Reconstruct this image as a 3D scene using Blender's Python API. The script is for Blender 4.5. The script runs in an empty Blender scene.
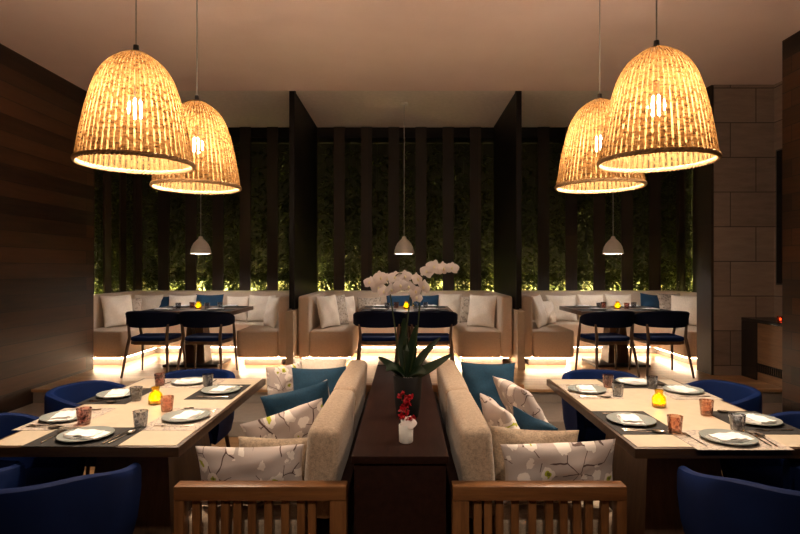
import bpy, bmesh, math, random
from math import pi, sin, cos, radians as R
from mathutils import Vector as V, Matrix as M, Euler
random.seed(7)
S = bpy.context.scene
C = S.collection
EYE = 1.60; F = 545.0
def at(px, py, z):
    """point of the horizontal plane z seen at a photo position (used to measure where things stand)"""
    d = (EYE - z) * F / (py - 268.0)
    return V(((px - 405.0) * d / F, d, z))

# ------------------------------------------------------------------ node helpers
MAT = {}
class N:
    def __init__(s, name):
        s.m = bpy.data.materials.new(name); s.m.use_nodes = True
        s.t = s.m.node_tree; s.t.nodes.clear()
        s.out = s.t.nodes.new('ShaderNodeOutputMaterial'); MAT[name] = s.m
    def n(s, typ, ins=None, **kw):
        nd = s.t.nodes.new('ShaderNode' + typ)
        for k, v in kw.items(): setattr(nd, k, v)
        for k, v in (ins or {}).items(): s.put(nd.inputs[k], v)
        return nd
    def put(s, sock, v):
        if isinstance(v, bpy.types.NodeSocket): s.t.links.new(v, sock)
        elif isinstance(v, bpy.types.Node): s.t.links.new(v.outputs[0], sock)
        elif isinstance(v, tuple) and len(v) == 3 and sock.type == 'RGBA': sock.default_value = (*v, 1)
        else: sock.default_value = v
    def math(s, op, a, b=0.0, c=0.0): return s.n('Math', {0: a, 1: b, 2: c}, operation=op).outputs[0]
    def mix(s, f, a, b, blend='MIX'):
        nd = s.n('Mix', data_type='RGBA', blend_type=blend)
        s.put(nd.inputs[0], f); s.put(nd.inputs[6], a); s.put(nd.inputs[7], b)
        return nd.outputs[2]
    def ramp(s, f, stops, interp='LINEAR'):
        nd = s.n('ValToRGB', {0: f}); cr = nd.color_ramp; cr.interpolation = interp
        while len(cr.elements) < len(stops): cr.elements.new(.5)
        for e, (p, c) in zip(cr.elements, stops): e.position = p; e.color = (*c, 1)
        return nd.outputs[0]
    def noise(s, vec, scale, detail=3, rough=.5):
        return s.n('TexNoise', {'Vector': vec, 'Scale': scale, 'Detail': detail, 'Roughness': rough})
    def bump(s, h, strength, dist=.01): return s.n('Bump', {'Strength': strength, 'Distance': dist, 'Height': h}).outputs[0]
    def coord(s, which='Object', scale=(1, 1, 1), rot=(0, 0, 0)):
        tc = s.n('TexCoord')
        return s.n('Mapping', {'Vector': tc.outputs[which], 'Scale': scale, 'Rotation': rot}).outputs[0]
    def prin(s, col, rough=.5, bump=None, **kw):
        p = s.n('BsdfPrincipled', {'Base Color': col, 'Roughness': rough})
        for k, v in kw.items(): s.put(p.inputs[k.replace('_', ' ')], v)
        if bump is not None: s.put(p.inputs['Normal'], bump)
        return p
    def end(s, sh): s.put(s.out.inputs[0], sh); return s.m

def m_plain(name, col, rough=.5, **kw):
    a = N(name); nz = a.noise(a.coord(), 18, 4)
    c = a.mix(nz.outputs[0], tuple(x * .86 for x in col), tuple(min(1, x * 1.14) for x in col))
    return a.end(a.prin(c, rough, a.bump(nz.outputs[0], .06), **kw))
def m_wood(name, c1, c2, rough=.4, grain='X', scale=1.0, **kw):
    a = N(name)
    sc = {'X': (1.2, 14, 14), 'Y': (14, 1.2, 14), 'Z': (14, 14, 1.2)}[grain]
    v = a.coord(scale=tuple(x * scale for x in sc))
    n1 = a.noise(v, 2.2, 6, .62); n2 = a.noise(v, 9, 3)
    f = a.math('ADD', a.math('MULTIPLY', n1.outputs[0], .75), a.math('MULTIPLY', n2.outputs[0], .25))
    c = a.ramp(f, [(.32, c1), (.68, c2)])
    return a.end(a.prin(c, rough, a.bump(f, .12, .004), **kw))
def m_planks(name, axes, c1, c2, length, height, rough=.5, gap=.004, dark=.25):
    """boards laid along axes[0], stacked along axes[1]"""
    a = N(name); tc = a.n('TexCoord'); sp = a.n('SeparateXYZ', {0: tc.outputs['Object']})
    u, w = sp.outputs[axes[0]], sp.outputs[axes[1]]
    cb = a.n('CombineXYZ', {0: u, 1: w, 2: 0.0})
    br = a.n('TexBrick', {'Vector': cb, 'Color1': (0., 0., 0.), 'Color2': (1., 1., 1.), 'Mortar': (.5, .5, .5), 'Scale': 1.0,
                          'Mortar Size': gap, 'Mortar Smooth': .1, 'Bias': 0.0, 'Brick Width': length, 'Row Height': height}, offset=.37)
    row = a.math('FLOOR', a.math('DIVIDE', w, height))
    g = a.n('CombineXYZ', {0: a.math('MULTIPLY', u, 1.3), 1: a.math('MULTIPLY', w, 16), 2: a.math('MULTIPLY', row, 3.7)})
    n1 = a.noise(g, 1.6, 6, .6)
    f = a.math('ADD', a.math('MULTIPLY', n1.outputs[0], .5), a.math('MULTIPLY', br.outputs['Color'], .5))
    c = a.ramp(f, [(.22, c1), (.78, c2)])
    c = a.mix(br.outputs['Fac'], c, tuple(x * dark for x in c1))
    h = a.math('SUBTRACT', a.math('MULTIPLY', n1.outputs[0], .3), br.outputs['Fac'])
    return a.end(a.prin(c, rough, a.bump(h, .35, .004)))
def m_fabric(name, col, rough=.9, scale=260, var=.25, sheen=.2, bump=.35):
    a = N(name); v = a.coord()
    n1 = a.noise(v, scale, 2); n2 = a.noise(v, 7, 3); n3 = a.noise(v, scale * .35, 2)
    f = a.math('ADD', a.math('MULTIPLY', n1.outputs[0], .5), a.math('MULTIPLY', n3.outputs[0], .5))
    c = a.mix(a.ramp(f, [(.35, (0, 0, 0)), (.65, (1, 1, 1))]), tuple(x * (1 - var) for x in col), tuple(min(1, x * (1 + var)) for x in col))
    return a.end(a.prin(c, rough, a.bump(a.math('ADD', f, a.math('MULTIPLY', n2.outputs[0], .8)), bump, .004), Sheen_Weight=sheen))
def m_emit(name, col, st):
    a = N(name); return a.end(a.n('Emission', {'Color': col, 'Strength': st}))
def m_glass(name, tint, gloss=.12, pattern=None, pcol=(.1, .05, .05), milk=.02):
    """thin tinted glass: tinted see-through wall plus a mirror sheen"""
    a = N(name); fr = a.n('Fresnel', {'IOR': 1.45})
    col = tint
    bumpn = None
    if pattern:
        v = a.coord(scale=(1, 1, .8)); vo = a.n('TexVoronoi', {'Vector': v, 'Scale': pattern})
        k = a.ramp(vo.outputs['Distance'], [(.28, (1, 1, 1)), (.42, (0, 0, 0))])
        col = a.mix(k, tint, pcol); bumpn = a.bump(vo.outputs['Distance'], .6, .003)
    tr = a.n('BsdfTransparent', {'Color': col}); gl = a.n('BsdfGlossy', {'Color': (1., 1., 1.), 'Roughness': .06})
    df = a.n('BsdfTranslucent', {'Color': col})
    if bumpn is not None: a.put(gl.inputs['Normal'], bumpn)
    mx = a.n('MixShader', {0: milk, 1: tr, 2: df})
    f = a.math('MINIMUM', a.math('ADD', fr.outputs[0], gloss), .75)
    return a.end(a.n('MixShader', {0: f, 1: mx, 2: gl}))

# ------------------------------------------------------------------ materials
m_planks('wall_wood', ('Y', 'Z'), (.007, .0028, .0013), (.080, .033, .013), 2.6, .165, .5)
m_planks('floor_oak', ('X', 'Y'), (.26, .14, .06), (.48, .29, .145), 1.9, .16, .33, .003, .4)
m_planks('slat_wood', ('Z', 'X'), (.009, .005, .003), (.030, .017, .010), 3.4, .6, .6)
m_planks('slat_wood_y', ('Z', 'Y'), (.009, .005, .003), (.030, .017, .010), 3.4, .6, .6)
m_plain('step_stone', (.27, .235, .21), .6)
m_wood('walnut', (.026, .013, .008), (.075, .040, .022), .5, 'X', Specular_IOR_Level=.3)
m_wood('walnut_mid', (.07, .042, .026), (.17, .105, .066), .42, 'X')
m_wood('walnut_leg', (.05, .027, .016), (.13, .072, .042), .42, 'Z')
m_wood('espresso', (.008, .003, .0022), (.019, .007, .005), .5, 'Y', Specular_IOR_Level=.10)
m_wood('teak', (.09, .034, .010), (.20, .088, .030), .42, 'X')
m_wood('teak_post', (.09, .034, .010), (.20, .088, .030), .42, 'Z')
m_wood('oak_panel', (.16, .085, .04), (.30, .17, .085), .5, 'Y')
m_wood('chair_leg', (.055, .030, .018), (.15, .085, .05), .4, 'Z')
m_plain('black_metal', (.012, .012, .014), .4)
m_plain('divider_black', (.006, .005, .005), .45, Specular_IOR_Level=.2)
m_plain('plinth_steel', (.12, .10, .09), .5)
m_plain('inlay_cream', (.56, .48, .37), .42)
m_plain('plate_grey', (.27, .30, .29), .28)
m_plain('napkin_white', (.88, .87, .86), .85)
m_plain('white_ceramic', (.74, .70, .66), .45)
m_plain('pot_black', (.010, .009, .009), .6, Specular_IOR_Level=.2)
m_plain('counter_black', (.02, .017, .016), .22)
m_plain('screen_black', (.006, .006, .007), .12)
m_plain('plaster_rear', (.76, .69, .63), .9)
m_plain('backing', (.020, .020, .012), .95); m_plain('glow_board', (.80, .76, .55), .8)  # dark backing; the pale colour paints in the glow at its foot
m_plain('beige_panel', (.50, .39, .28), .7)
m_plain('wax', (.85, .75, .45), .6)
m_fabric('tweed_beige', (.34, .255, .185), var=.3, scale=190, bump=.6)
m_fabric('knit_beige', (.31, .235, .165), var=.3, scale=120, bump=.9)
m_fabric('bench_fabric', (.58, .46, .355), var=.12, scale=320, bump=.2)
m_fabric('pillow_beige', (.76, .67, .57), var=.14, scale=260, bump=.3)
m_fabric('seat_beige', (.34, .26, .19), var=.25, scale=190)
m_fabric('teal', (.0005, .034, .076), var=.22, scale=240, sheen=.06)
m_fabric('teal_dark', (.001, .030, .075), var=.22, scale=240, sheen=.06)
m_fabric('cord_grey', (.35, .33, .31), var=.1, scale=200)
def m_navy():
    a = N('navy_velvet'); v = a.coord(); n = a.noise(v, 240, 2); n2 = a.noise(v, 6, 3)
    c = a.mix(n2.outputs[0], (.0008, .007, .045), (.002, .014, .082))
    return a.end(a.prin(c, .75, a.bump(n.outputs[0], .15, .002), Sheen_Weight=.32, Sheen_Roughness=.35, Sheen_Tint=(.01, .10, .60, 1), Specular_IOR_Level=.15))
m_navy()
def m_navy2():
    a = N('navy_dark'); n = a.noise(a.coord(), 300, 2)
    c = a.mix(n.outputs[0], (.002, .004, .016), (.005, .010, .034))
    return a.end(a.prin(c, .8, a.bump(n.outputs[0], .2, .002), Specular_IOR_Level=.15))
m_navy2()
a = N('ceiling_plaster'); v = a.coord(); n1 = a.noise(v, 3.2, 4); n2 = a.noise(v, 26, 3)
h = a.math('ADD', n1.outputs[0], a.math('MULTIPLY', n2.outputs[0], .25))
a.end(a.prin(a.mix(n1.outputs[0], (.80, .62, .565), (.88, .70, .645)), .75, a.bump(h, .25, .02)))
def m_stone():
    a = N('stone_blocks'); tc = a.n('TexCoord'); sp = a.n('SeparateXYZ', {0: tc.outputs['Object']})
    cb = a.n('CombineXYZ', {0: a.math('ADD', sp.outputs[0], sp.outputs[1]), 1: sp.outputs[2], 2: 0.0})
    br = a.n('TexBrick', {'Vector': cb, 'Color1': (0., 0., 0.), 'Color2': (1., 1., 1.), 'Scale': 1.0, 'Mortar Size': .006, 'Mortar Smooth': .2,
                          'Bias': 0.0, 'Brick Width': .62, 'Row Height': .42}, offset=.5)
    n1 = a.noise(a.coord(scale=(2, 2, 9)), 2, 6, .65); n2 = a.noise(a.coord(), 60, 3)
    f = a.math('ADD', a.math('MULTIPLY', n1.outputs[0], .6), a.math('MULTIPLY', br.outputs['Color'], .3))
    c = a.ramp(f, [(.2, (.17, .125, .10)), (.75, (.34, .26, .21))])
    c = a.mix(br.outputs['Fac'], c, (.07, .05, .04))
    h = a.math('SUBTRACT', a.math('MULTIPLY', a.math('ADD', n1.outputs[0], n2.outputs[0]), .4), br.outputs['Fac'])
    a.end(a.prin(c, .8, a.bump(h, .6, .01)))
m_stone()
def m_floral(name, ground, petal, centre, twig, scale):
    a = N(name); tc = a.n('TexCoord'); uv = tc.outputs['UV']
    wob = a.noise(uv, 9, 2)
    v = a.n('VectorMath', {0: uv, 1: a.n('VectorMath', {0: wob.outputs['Color'], 1: (.05, .05, 0)}, operation='MULTIPLY').outputs[0]}, operation='ADD').outputs[0]
    weave = a.noise(uv, 500, 2)
    col = a.mix(weave.outputs[0], tuple(x * .9 for x in ground), tuple(min(1, x * 1.1) for x in ground))
    # twigs
    tw = a.n('TexVoronoi', {'Vector': v, 'Scale': scale * .62, 'Randomness': 1.0}, feature='DISTANCE_TO_EDGE')
    br = a.noise(v, scale * .55, 1)
    k = a.math('MULTIPLY', a.math('LESS_THAN', tw.outputs['Distance'], .015), a.math('GREATER_THAN', br.outputs[0], .47))
    col = a.mix(k, col, twig)
    vo = a.n('TexVoronoi', {'Vector': v, 'Scale': scale, 'Randomness': .85})
    pick = a.n('SeparateColor', {0: vo.outputs['Color']}).outputs[0]
    ed = a.noise(uv, scale * 3.4, 2)
    d = a.math('ADD', vo.outputs['Distance'], a.math('MULTIPLY', a.math('SUBTRACT', ed.outputs[0], .5), .40))
    on = a.math('GREATER_THAN', pick, .08)
    col = a.mix(a.math('MULTIPLY', a.math('LESS_THAN', d, .43), on), col, petal)
    on2 = a.math('GREATER_THAN', pick, .30)
    col = a.mix(a.math('MULTIPLY', a.math('LESS_THAN', d, .20), on2), col, centre)
    col = a.mix(a.math('MULTIPLY', a.math('LESS_THAN', d, .09), on2), col, tuple(x * .35 for x in centre))
    return a.end(a.prin(col, .8, a.bump(weave.outputs[0], .2, .002), Sheen_Weight=.15))
m_floral('floral', (.48, .41, .39), (.80, .73, .68), (.40, .44, .02), (.085, .045, .04), 12.5)
m_floral('pattern_grey', (.46, .39, .32), (.27, .225, .19), (.24, .19, .12), (.16, .12, .10), 26)
def m_mat(name, c1, c2, sc=1):
    a = N(name); v = a.coord(scale=(sc, sc, 1)); w = a.n('TexWave', {'Vector': v, 'Scale': 60.0, 'Distortion': .8}, bands_direction='X')
    w2 = a.n('TexWave', {'Vector': v, 'Scale': 60.0, 'Distortion': .8}, bands_direction='Y')
    f = a.math('MULTIPLY', w.outputs['Fac'], w2.outputs['Fac'])
    return a.end(a.prin(a.mix(f, c1, c2), .75, a.bump(f, .5, .002)))
m_mat('mat_dark', (.010, .0095, .010), (.05, .046, .048))
a = N('mat_lace'); vo = a.n('TexVoronoi', {'Vector': a.coord(), 'Scale': 42.0}, feature='DISTANCE_TO_EDGE'); nz = a.noise(a.coord(), 14, 3)
k = a.math('MULTIPLY', a.math('LESS_THAN', vo.outputs['Distance'], .09), a.math('GREATER_THAN', nz.outputs[0], .44))
a.end(a.prin(a.mix(k, (.52, .45, .38), (.30, .265, .25)), .7))
def m_leaf(name, c1, c2):
    a = N(name); n = a.noise(a.coord(), 5, 2); oi = a.n('ObjectInfo')
    c = a.mix(n.outputs[0], c1, c2); d = a.prin(c, .45); t = a.n('BsdfTranslucent', {'Color': c})
    return a.end(a.n('MixShader', {0: .35, 1: d, 2: t}))
m_leaf('bamboo_leaf', (.020, .030, .005), (.090, .105, .014)); m_leaf('orchid_leaf', (.006, .018, .006), (.016, .04, .012))
m_leaf('stem_green', (.03, .045, .012), (.05, .07, .02)); m_leaf('petal_white', (.78, .68, .66), (.86, .77, .73)); m_leaf('petal_red', (.30, .004, .010), (.46, .010, .022))
a = N('steel'); a.end(a.prin((.72, .66, .58), .22, a.bump(a.noise(a.coord(), 90, 2).outputs[0], .03, .001), Metallic=1.0))
m_glass('glass_grey', (.72, .73, .76), .03, 62, (.42, .42, .47)); m_glass('glass_pink', (.82, .62, .58), .03, 62, (.52, .30, .29))
m_glass('glass_amber', (.88, .68, .57), .03, 62, (.72, .46, .36)); m_glass('glass_yellow', (.93, .70, .04), .05, milk=.22)
m_glass('glass_red', (.85, .22, .12), .06)
m_emit('bulb_warm', (1.0, .77, .55), 900); m_emit('bulb_white', (1.0, .90, .80), 400); m_emit('led_warm', (1.0, .72, .45), 56)
m_emit('led_plant', (1.0, .84, .28), 460); m_emit('flame', (1.0, .76, .30), 90); m_emit('flame_low', (1.0, .60, .30), 9)
def m_wicker():
    a = N('wicker'); tc = a.n('TexCoord'); sp = a.n('SeparateXYZ', {0: tc.outputs['UV']})
    u, v = sp.outputs[0], sp.outputs[1]            # u: rib number, v: metres along the shade
    fr = a.math('FRACT', u); g = a.math('ABSOLUTE', a.math('SUBTRACT', fr, .5))      # 0 on the rib, .5 in the groove
    br = a.n('TexBrick', {'Vector': a.n('CombineXYZ', {0: u, 1: a.math('MULTIPLY', v, 110.0), 2: 0.0}), 'Color1': (0., 0., 0.), 'Color2': (1., 1., 1.), 'Mortar': (.5, .5, .5),
                          'Scale': 1.0, 'Mortar Size': .10, 'Mortar Smooth': .3, 'Bias': 0.0, 'Brick Width': 1.0, 'Row Height': 1.0}, offset=.5)
    nz = a.noise(a.n('CombineXYZ', {0: a.math('MULTIPLY', u, 1.7), 1: a.math('MULTIPLY', v, 34.0), 2: 0.0}), 1.1, 3, .6)
    big = a.noise(tc.outputs['Object'], 5, 2)
    tone = a.math('ADD', a.math('MULTIPLY', br.outputs['Color'], .45), a.math('MULTIPLY', nz.outputs[0], .55))
    tone = a.math('ADD', tone, a.math('MULTIPLY', a.math('SUBTRACT', big.outputs[0], .5), .35))
    col = a.ramp(tone, [(.30, (.012, .0052, .0016)), (.46, (.058, .0255, .0075)), (.72, (.112, .060, .0215))])
    rib = a.math('GREATER_THAN', g, .27)                                              # groove between ribs: thin and open
    thin = a.math('MULTIPLY', rib, a.math('GREATER_THAN', nz.outputs[0], .42))
    tcol = a.mix(thin, a.mix(.62, col, (0., 0., 0.)), (.036, .0185, .0058))
    bmp = a.bump(a.math('ADD', a.math('MULTIPLY', br.outputs['Fac'], -.6), a.math('COSINE', a.math('MULTIPLY', g, 6.0))), .7, .004)
    bf = a.n('NewGeometry').outputs['Backfacing']                                    # inside coloured paler to paint in the bulb's glow
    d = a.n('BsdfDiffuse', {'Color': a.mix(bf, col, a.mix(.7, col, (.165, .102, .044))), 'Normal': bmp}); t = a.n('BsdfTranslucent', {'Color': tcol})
    mx = a.n('AddShader', {0: d, 1: t})
    hole = a.math('MULTIPLY', a.math('GREATER_THAN', g, .33), a.math('GREATER_THAN', nz.outputs[0], .46))
    return a.end(a.n('MixShader', {0: a.math('MULTIPLY', hole, .75), 1: mx, 2: a.n('BsdfTransparent')}))
m_wicker()
m_plain('wicker_rim', (.42, .27, .13), .8)

# ------------------------------------------------------------------ geometry helpers
def bm_(): return bmesh.new()
def obj(name, bm, mat, parent=None, smooth=True, kind=None, loc=None):
    bmesh.ops.recalc_face_normals(bm, faces=bm.faces)
    me = bpy.data.meshes.new(name); bm.to_mesh(me); bm.free()
    if smooth:
        me.polygons.foreach_set('use_smooth', [True] * len(me.polygons))
        me.set_sharp_from_angle(angle=R(38))
    me.materials.append(MAT[mat])
    o = bpy.data.objects.new(name, me); C.objects.link(o)
    if parent: o.parent = parent
    if kind: o['kind'] = kind
    if loc is not None: o.location = loc
    return o
def tag(o, label, cat, group=None):
    o['label'] = label; o['category'] = cat
    if group: o['group'] = group
    return o
def thing(name, label, cat, loc=(0, 0, 0), rz=0, group=None):
    o = bpy.data.objects.new(name, None); C.objects.link(o); o.empty_display_size = .1
    o.location = loc; o.rotation_euler = (0, 0, rz); return tag(o, label, cat, group)
def dup(root, label, loc, rz=0, rot=None, group=None):
    r = root.copy(); C.objects.link(r); r.location = loc; r.rotation_euler = rot or (0, 0, rz); r['label'] = label
    if group: r['group'] = group
    for ch in list(root.children):
        c = ch.copy(); C.objects.link(c); c.parent = r
        for g in list(ch.children):
            d = g.copy(); C.objects.link(d); d.parent = c
    return r
def box(bm, x0, x1, y0, y1, z0, z1, r=0, seg=2, mx=None):
    t = bmesh.new(); bmesh.ops.create_cube(t, size=1)
    for q in t.verts: q.co = V(((x0 + x1) / 2 + q.co.x * (x1 - x0), (y0 + y1) / 2 + q.co.y * (y1 - y0), (z0 + z1) / 2 + q.co.z * (z1 - z0)))
    if r: bmesh.ops.bevel(t, geom=list(t.edges), offset=r, segments=seg, affect='EDGES', profile=.5)
    join(bm, t, mx); return bm
def join(bm, t, mx=None):
    if mx is not None: t.transform(mx)
    me = bpy.data.meshes.new('tmp'); t.to_mesh(me); t.free(); bm.from_mesh(me); bpy.data.meshes.remove(me)
def prism(bm, pts, z0, z1, r=0, seg=3, rv=0):
    t = bmesh.new(); lo = [t.verts.new((x, y, z0)) for x, y in pts]; f = t.faces.new(lo)
    ex = bmesh.ops.extrude_face_region(t, geom=[f])
    for g in ex['geom']:
        if isinstance(g, bmesh.types.BMVert): g.co.z = z1
    bmesh.ops.recalc_face_normals(t, faces=t.faces)
    if r: bmesh.ops.bevel(t, geom=list(t.edges), offset=r, segments=seg, affect='EDGES', profile=.5)
    join(bm, t); return bm
def lathe(bm, prof, n=32, c=(0, 0, 0), a0=0, a1=2 * pi, wob=None):
    c = V(c); rings = []
    for r, z in prof:
        if r < 1e-6: rings.append([bm.verts.new(c + V((0, 0, z)))])
        else: rings.append([bm.verts.new(c + V(((r * (wob(2 * pi * i / n, z) if wob else 1)) * cos(2 * pi * i / n), (r * (wob(2 * pi * i / n, z) if wob else 1)) * sin(2 * pi * i / n), z))) for i in range(n)])
    for A, B in zip(rings, rings[1:]):
        for i in range(n):
            j = (i + 1) % n
            if len(A) == 1 and len(B) == 1: continue
            if len(A) == 1: bm.faces.new((A[0], B[i], B[j]))
            elif len(B) == 1: bm.faces.new((A[i], A[j], B[0]))
            else: bm.faces.new((A[i], A[j], B[j], B[i]))
    return bm
def tube(bm, pts, rad, n=8, closed=False, flat=1.0):
    pts = [V(p) for p in pts]; k = len(pts)
    if not isinstance(rad, (list, tuple)): rad = [rad] * k
    rings = []; up = V((0, 0, 1))
    for i, p in enumerate(pts):
        t = (pts[(i + 1) % k] - pts[i - 1]) if closed else (pts[min(i + 1, k - 1)] - pts[max(i - 1, 0)])
        t.normalize(); ref = up if abs(t.dot(up)) < .95 else V((0, 1, 0))
        a = t.cross(ref).normalized(); b = a.cross(t)
        rings.append([bm.verts.new(p + (a * cos(2 * pi * j / n) + b * sin(2 * pi * j / n) * flat) * rad[i]) for j in range(n)])
    for i in range(k if closed else k - 1):
        A, B = rings[i], rings[(i + 1) % k]
        for j in range(n): bm.faces.new((A[j], A[(j + 1) % n], B[(j + 1) % n], B[j]))
    if not closed: bm.faces.new(rings[0]); bm.faces.new(rings[-1])
    return bm
def sphere(bm, c, r, n=16, sc=(1, 1, 1)):
    bmesh.ops.create_uvsphere(bm, u_segments=n, v_segments=n // 2, radius=r, matrix=M.Translation(c) @ M.Diagonal((*sc, 1))); return bm

# ------------------------------------------------------------------ the room
CZ, RZ = 3.82, 3.93           # ceiling heights, dining area and booth area
PZ = .30                      # platform height
def st(name, bm, mat, smooth=False): return obj(name, bm, mat, None, smooth, 'structure')
st('floor', box(bm_(), -4.3, 4.9, -3.2, 5.9, -.12, 0), 'floor_oak')
st('floor_step', box(bm_(), -3.998, 4.468, 5.15, 5.86, .0, .15, .006), 'step_stone')
b = bm_(); box(b, -5.05, 5.1, 5.86, 9.6, .0, PZ - .03); st('floor_platform_base', b, 'step_stone')
st('floor_platform', box(bm_(), -5.05, 5.1, 5.83, 9.6, PZ - .03, PZ, .004), 'floor_oak')
st('wall_left', box(bm_(), -5.0, -4.0, -3.2, 7.0, 0, CZ), 'wall_wood')
st('wall_right', box(bm_(), 3.69, 4.3, -3.2, 5.33, 0, CZ), 'wall_wood')
st('wall_near', box(bm_(), -4.3, 4.9, -3.4, -3.2, 0, CZ), 'wall_wood')
st('wall_side_stone', box(bm_(), 4.47, 4.75, 5.0, 6.92, 0, CZ), 'stone_blocks')
st('wall_column_stone', box(bm_(), 3.745, 4.47, 6.60, 6.92, PZ, CZ), 'stone_blocks')
st('trim_column_wood', box(bm_(), 3.715, 3.744, 6.61, 6.94, PZ, CZ), 'slat_wood')
st('wall_rear_left', box(bm_(), -5.05, -4.92, 6.9, 9.6, 0, RZ), 'backing')
st('wall_rear_right', box(bm_(), 4.98, 5.1, 6.92, 9.6, 0, RZ), 'backing')
st('wall_back', box(bm_(), -5.05, 5.1, 9.46, 9.6, 0, RZ), 'backing')
st('ceiling', box(bm_(), -5.05, 5.1, -3.4, 6.83, CZ, CZ + .1), 'ceiling_plaster')
st('ceiling_rear', box(bm_(), -5.05, 5.1, 6.6, 9.6, RZ, RZ + .1), 'plaster_rear')
# planter ledge behind the booths, boards of the living wall
st('trim_planter_ledge', box(bm_(), -4.45, 4.52, 8.985, 9.455, PZ, 1.0), 'beige_panel')
st('trim_planter_ledge_left', box(bm_(), -4.915, -4.452, 7.02, 9.455, PZ, 1.0), 'beige_panel')
st('trim_planter_ledge_right', box(bm_(), 4.522, 4.975, 6.93, 9.455, PZ, 1.0), 'beige_panel')
gaps = [-4.215 + .45 * k for k in range(6)] + [-1.31 + .45 * k for k in range(7)] + [2.06 + .46 * k for k in range(6)]
GW = .135
st('trim_light_block_back', box(bm_(), -4.45, 4.52, 9.031, 9.458, 3.76, RZ), 'divider_black')  # added black boxes, keep the strip light off the ceiling behind the boards
st('trim_light_block_left', box(bm_(), -4.918, -4.481, 7.02, 9.458, 3.76, RZ), 'divider_black')
st('trim_light_block_right', box(bm_(), 4.55, 4.979, 6.95, 9.458, 3.76, RZ), 'divider_black')
st('trim_glow_board_back', box(bm_(), -4.91, 4.975, 9.452, 9.459, 1.0, 1.37), 'glow_board')  # added pale boards: strip-light glow put into the colour of the lower backing
st('trim_glow_board_left', box(bm_(), -4.918, -4.911, 7.02, 9.45, 1.0, 1.37), 'glow_board')
st('trim_glow_board_right', box(bm_(), 4.976, 4.979, 7.0, 9.45, 1.0, 1.37), 'glow_board')
edges = sorted(gaps)
boards = [(-4.45, edges[0] - GW)] + [(p + GW, q - GW) for p, q in zip(edges, edges[1:])] + [(edges[-1] + GW, 4.52)]
for x0, x1 in boards:
    if x1 - x0 > .01: st('trim_wall_board', box(bm_(), x0, x1, 9.0, 9.03, 1.0, RZ), 'slat_wood')
side_l = [7.50, 7.95, 8.40, 8.845]; side_r = [7.35, 7.80, 8.25, 8.70]
for gs, x0, nm in ((side_l, -4.48, 'left'), (side_r, 4.521, 'right')):
    e = [7.02] + [v for g in gs for v in (g - GW, g + GW)] + [8.995]
    for y0, y1 in zip(e[0::2], e[1::2]):
        if y1 - y0 > .01: st('trim_side_board_' + nm, box(bm_(), x0, x0 + .028, y0, y1, 1.0, RZ), 'slat_wood_y')
for x, w in ((-1.475, 'left'), (1.485, 'right')):
    st('wall_divider_' + w, box(bm_(), x - .022, x + .022, 7.2, 8.98, 1.05, RZ), 'divider_black')
    st('trim_divider_post_' + w, box(bm_(), x - .035, x + .035, 7.10, 7.199, 1.07, RZ, .004), 'divider_black')
    st('trim_divider_base_' + w, box(bm_(), x - .048, x + .048, 6.95, 8.98, PZ, 1.07 if 0 else 1.05, .006), 'beige_panel')

# ------------------------------------------------------------------ booths with under-lighting
def booth(cx, which, W=1.42):
    t = thing('booth_bench', f'{which} U-shaped beige upholstered booth bench with glowing strip light underneath', 'booth', (cx, 7.2, PZ))
    I, A = W - .15, W - .72           # outer, inner face of the back, seat front
    D1, DB, DS = 1.77, 1.56, 1.0        # depth, face of the rear back, front of the rear seat
    def U(o, i, d0, dback, dout): return [(-o, d0), (-i, d0), (-i, dback - .12), (-i + .12, dback), (i - .12, dback), (i, dback - .12), (i, d0), (o, d0), (o, dout), (-o, dout)]
    obj('backrest', prism(bm_(), U(W, I, 0, DB, D1), .11, .93, .035, 3), 'bench_fabric', t)
    s = [(-I + .002, .004), (-A - .06, .004), (-A, .07), (-A, DS - .10), (-A + .10, DS), (A - .10, DS), (A, DS - .10), (A, .07), (A + .06, .004), (I - .002, .004), (I - .002, DB - .125), (I - .125, DB - .002), (-I + .125, DB - .002), (-I + .002, DB - .125)]
    obj('seat', prism(bm_(), s, .11, .467, .028, 3), 'bench_fabric', t)
    p = [(-W + .12, .10), (-A - .10, .10), (-A - .10, DS + .10), (A + .10, DS + .10), (A + .10, .10), (W - .12, .10), (W - .12, D1 - .02), (-W + .12, D1 - .02)]
    obj('plinth', prism(bm_(), p, 0, .11), 'plinth_steel', t, False)
    for x0, x1 in ((-W + .05, -A - .06), (A + .06, W - .05)): obj('light_strip', box(bm_(), x0, x1, .05, .068, .098, .109), 'led_warm', t, False)
    for x in (-A - .05, A + .05): obj('light_strip', box(bm_(), x - .009, x + .009, .10, DS, .098, .109), 'led_warm', t, False)
    obj('light_strip', box(bm_(), -A, A, DS + .05, DS + .068, .098, .109), 'led_warm', t, False)
booth(-2.975, 'left', 1.445); booth(0.005, 'middle'); booth(2.99, 'right', 1.45)
BC = {'left': (-2.975, 1.445), 'middle': (.005, 1.42), 'right': (2.99, 1.45)}
for c, w in ((-2.85, 'left'), (0, 'middle'), (2.95, 'right')):
    tag(obj('plant_light_strip', box(bm_(), c - 1.40, c + 1.40, 9.415, 9.44, 1.0005, 1.02), 'led_plant', None, False),
        f'strip light glowing at the foot of the bamboo behind the {w} booth', 'light')

for x, y0, y1, w in ((-4.885, 7.1, 9.2, 'left'), (4.955, 7.0, 9.2, 'right')):
    tag(obj('plant_light_strip', box(bm_(), x - .015, x + .015, y0, y1, 1.0005, 1.02), 'led_plant', None, False),
        f'strip light glowing at the foot of the bamboo along the {w} side of the booths', 'light')
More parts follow.
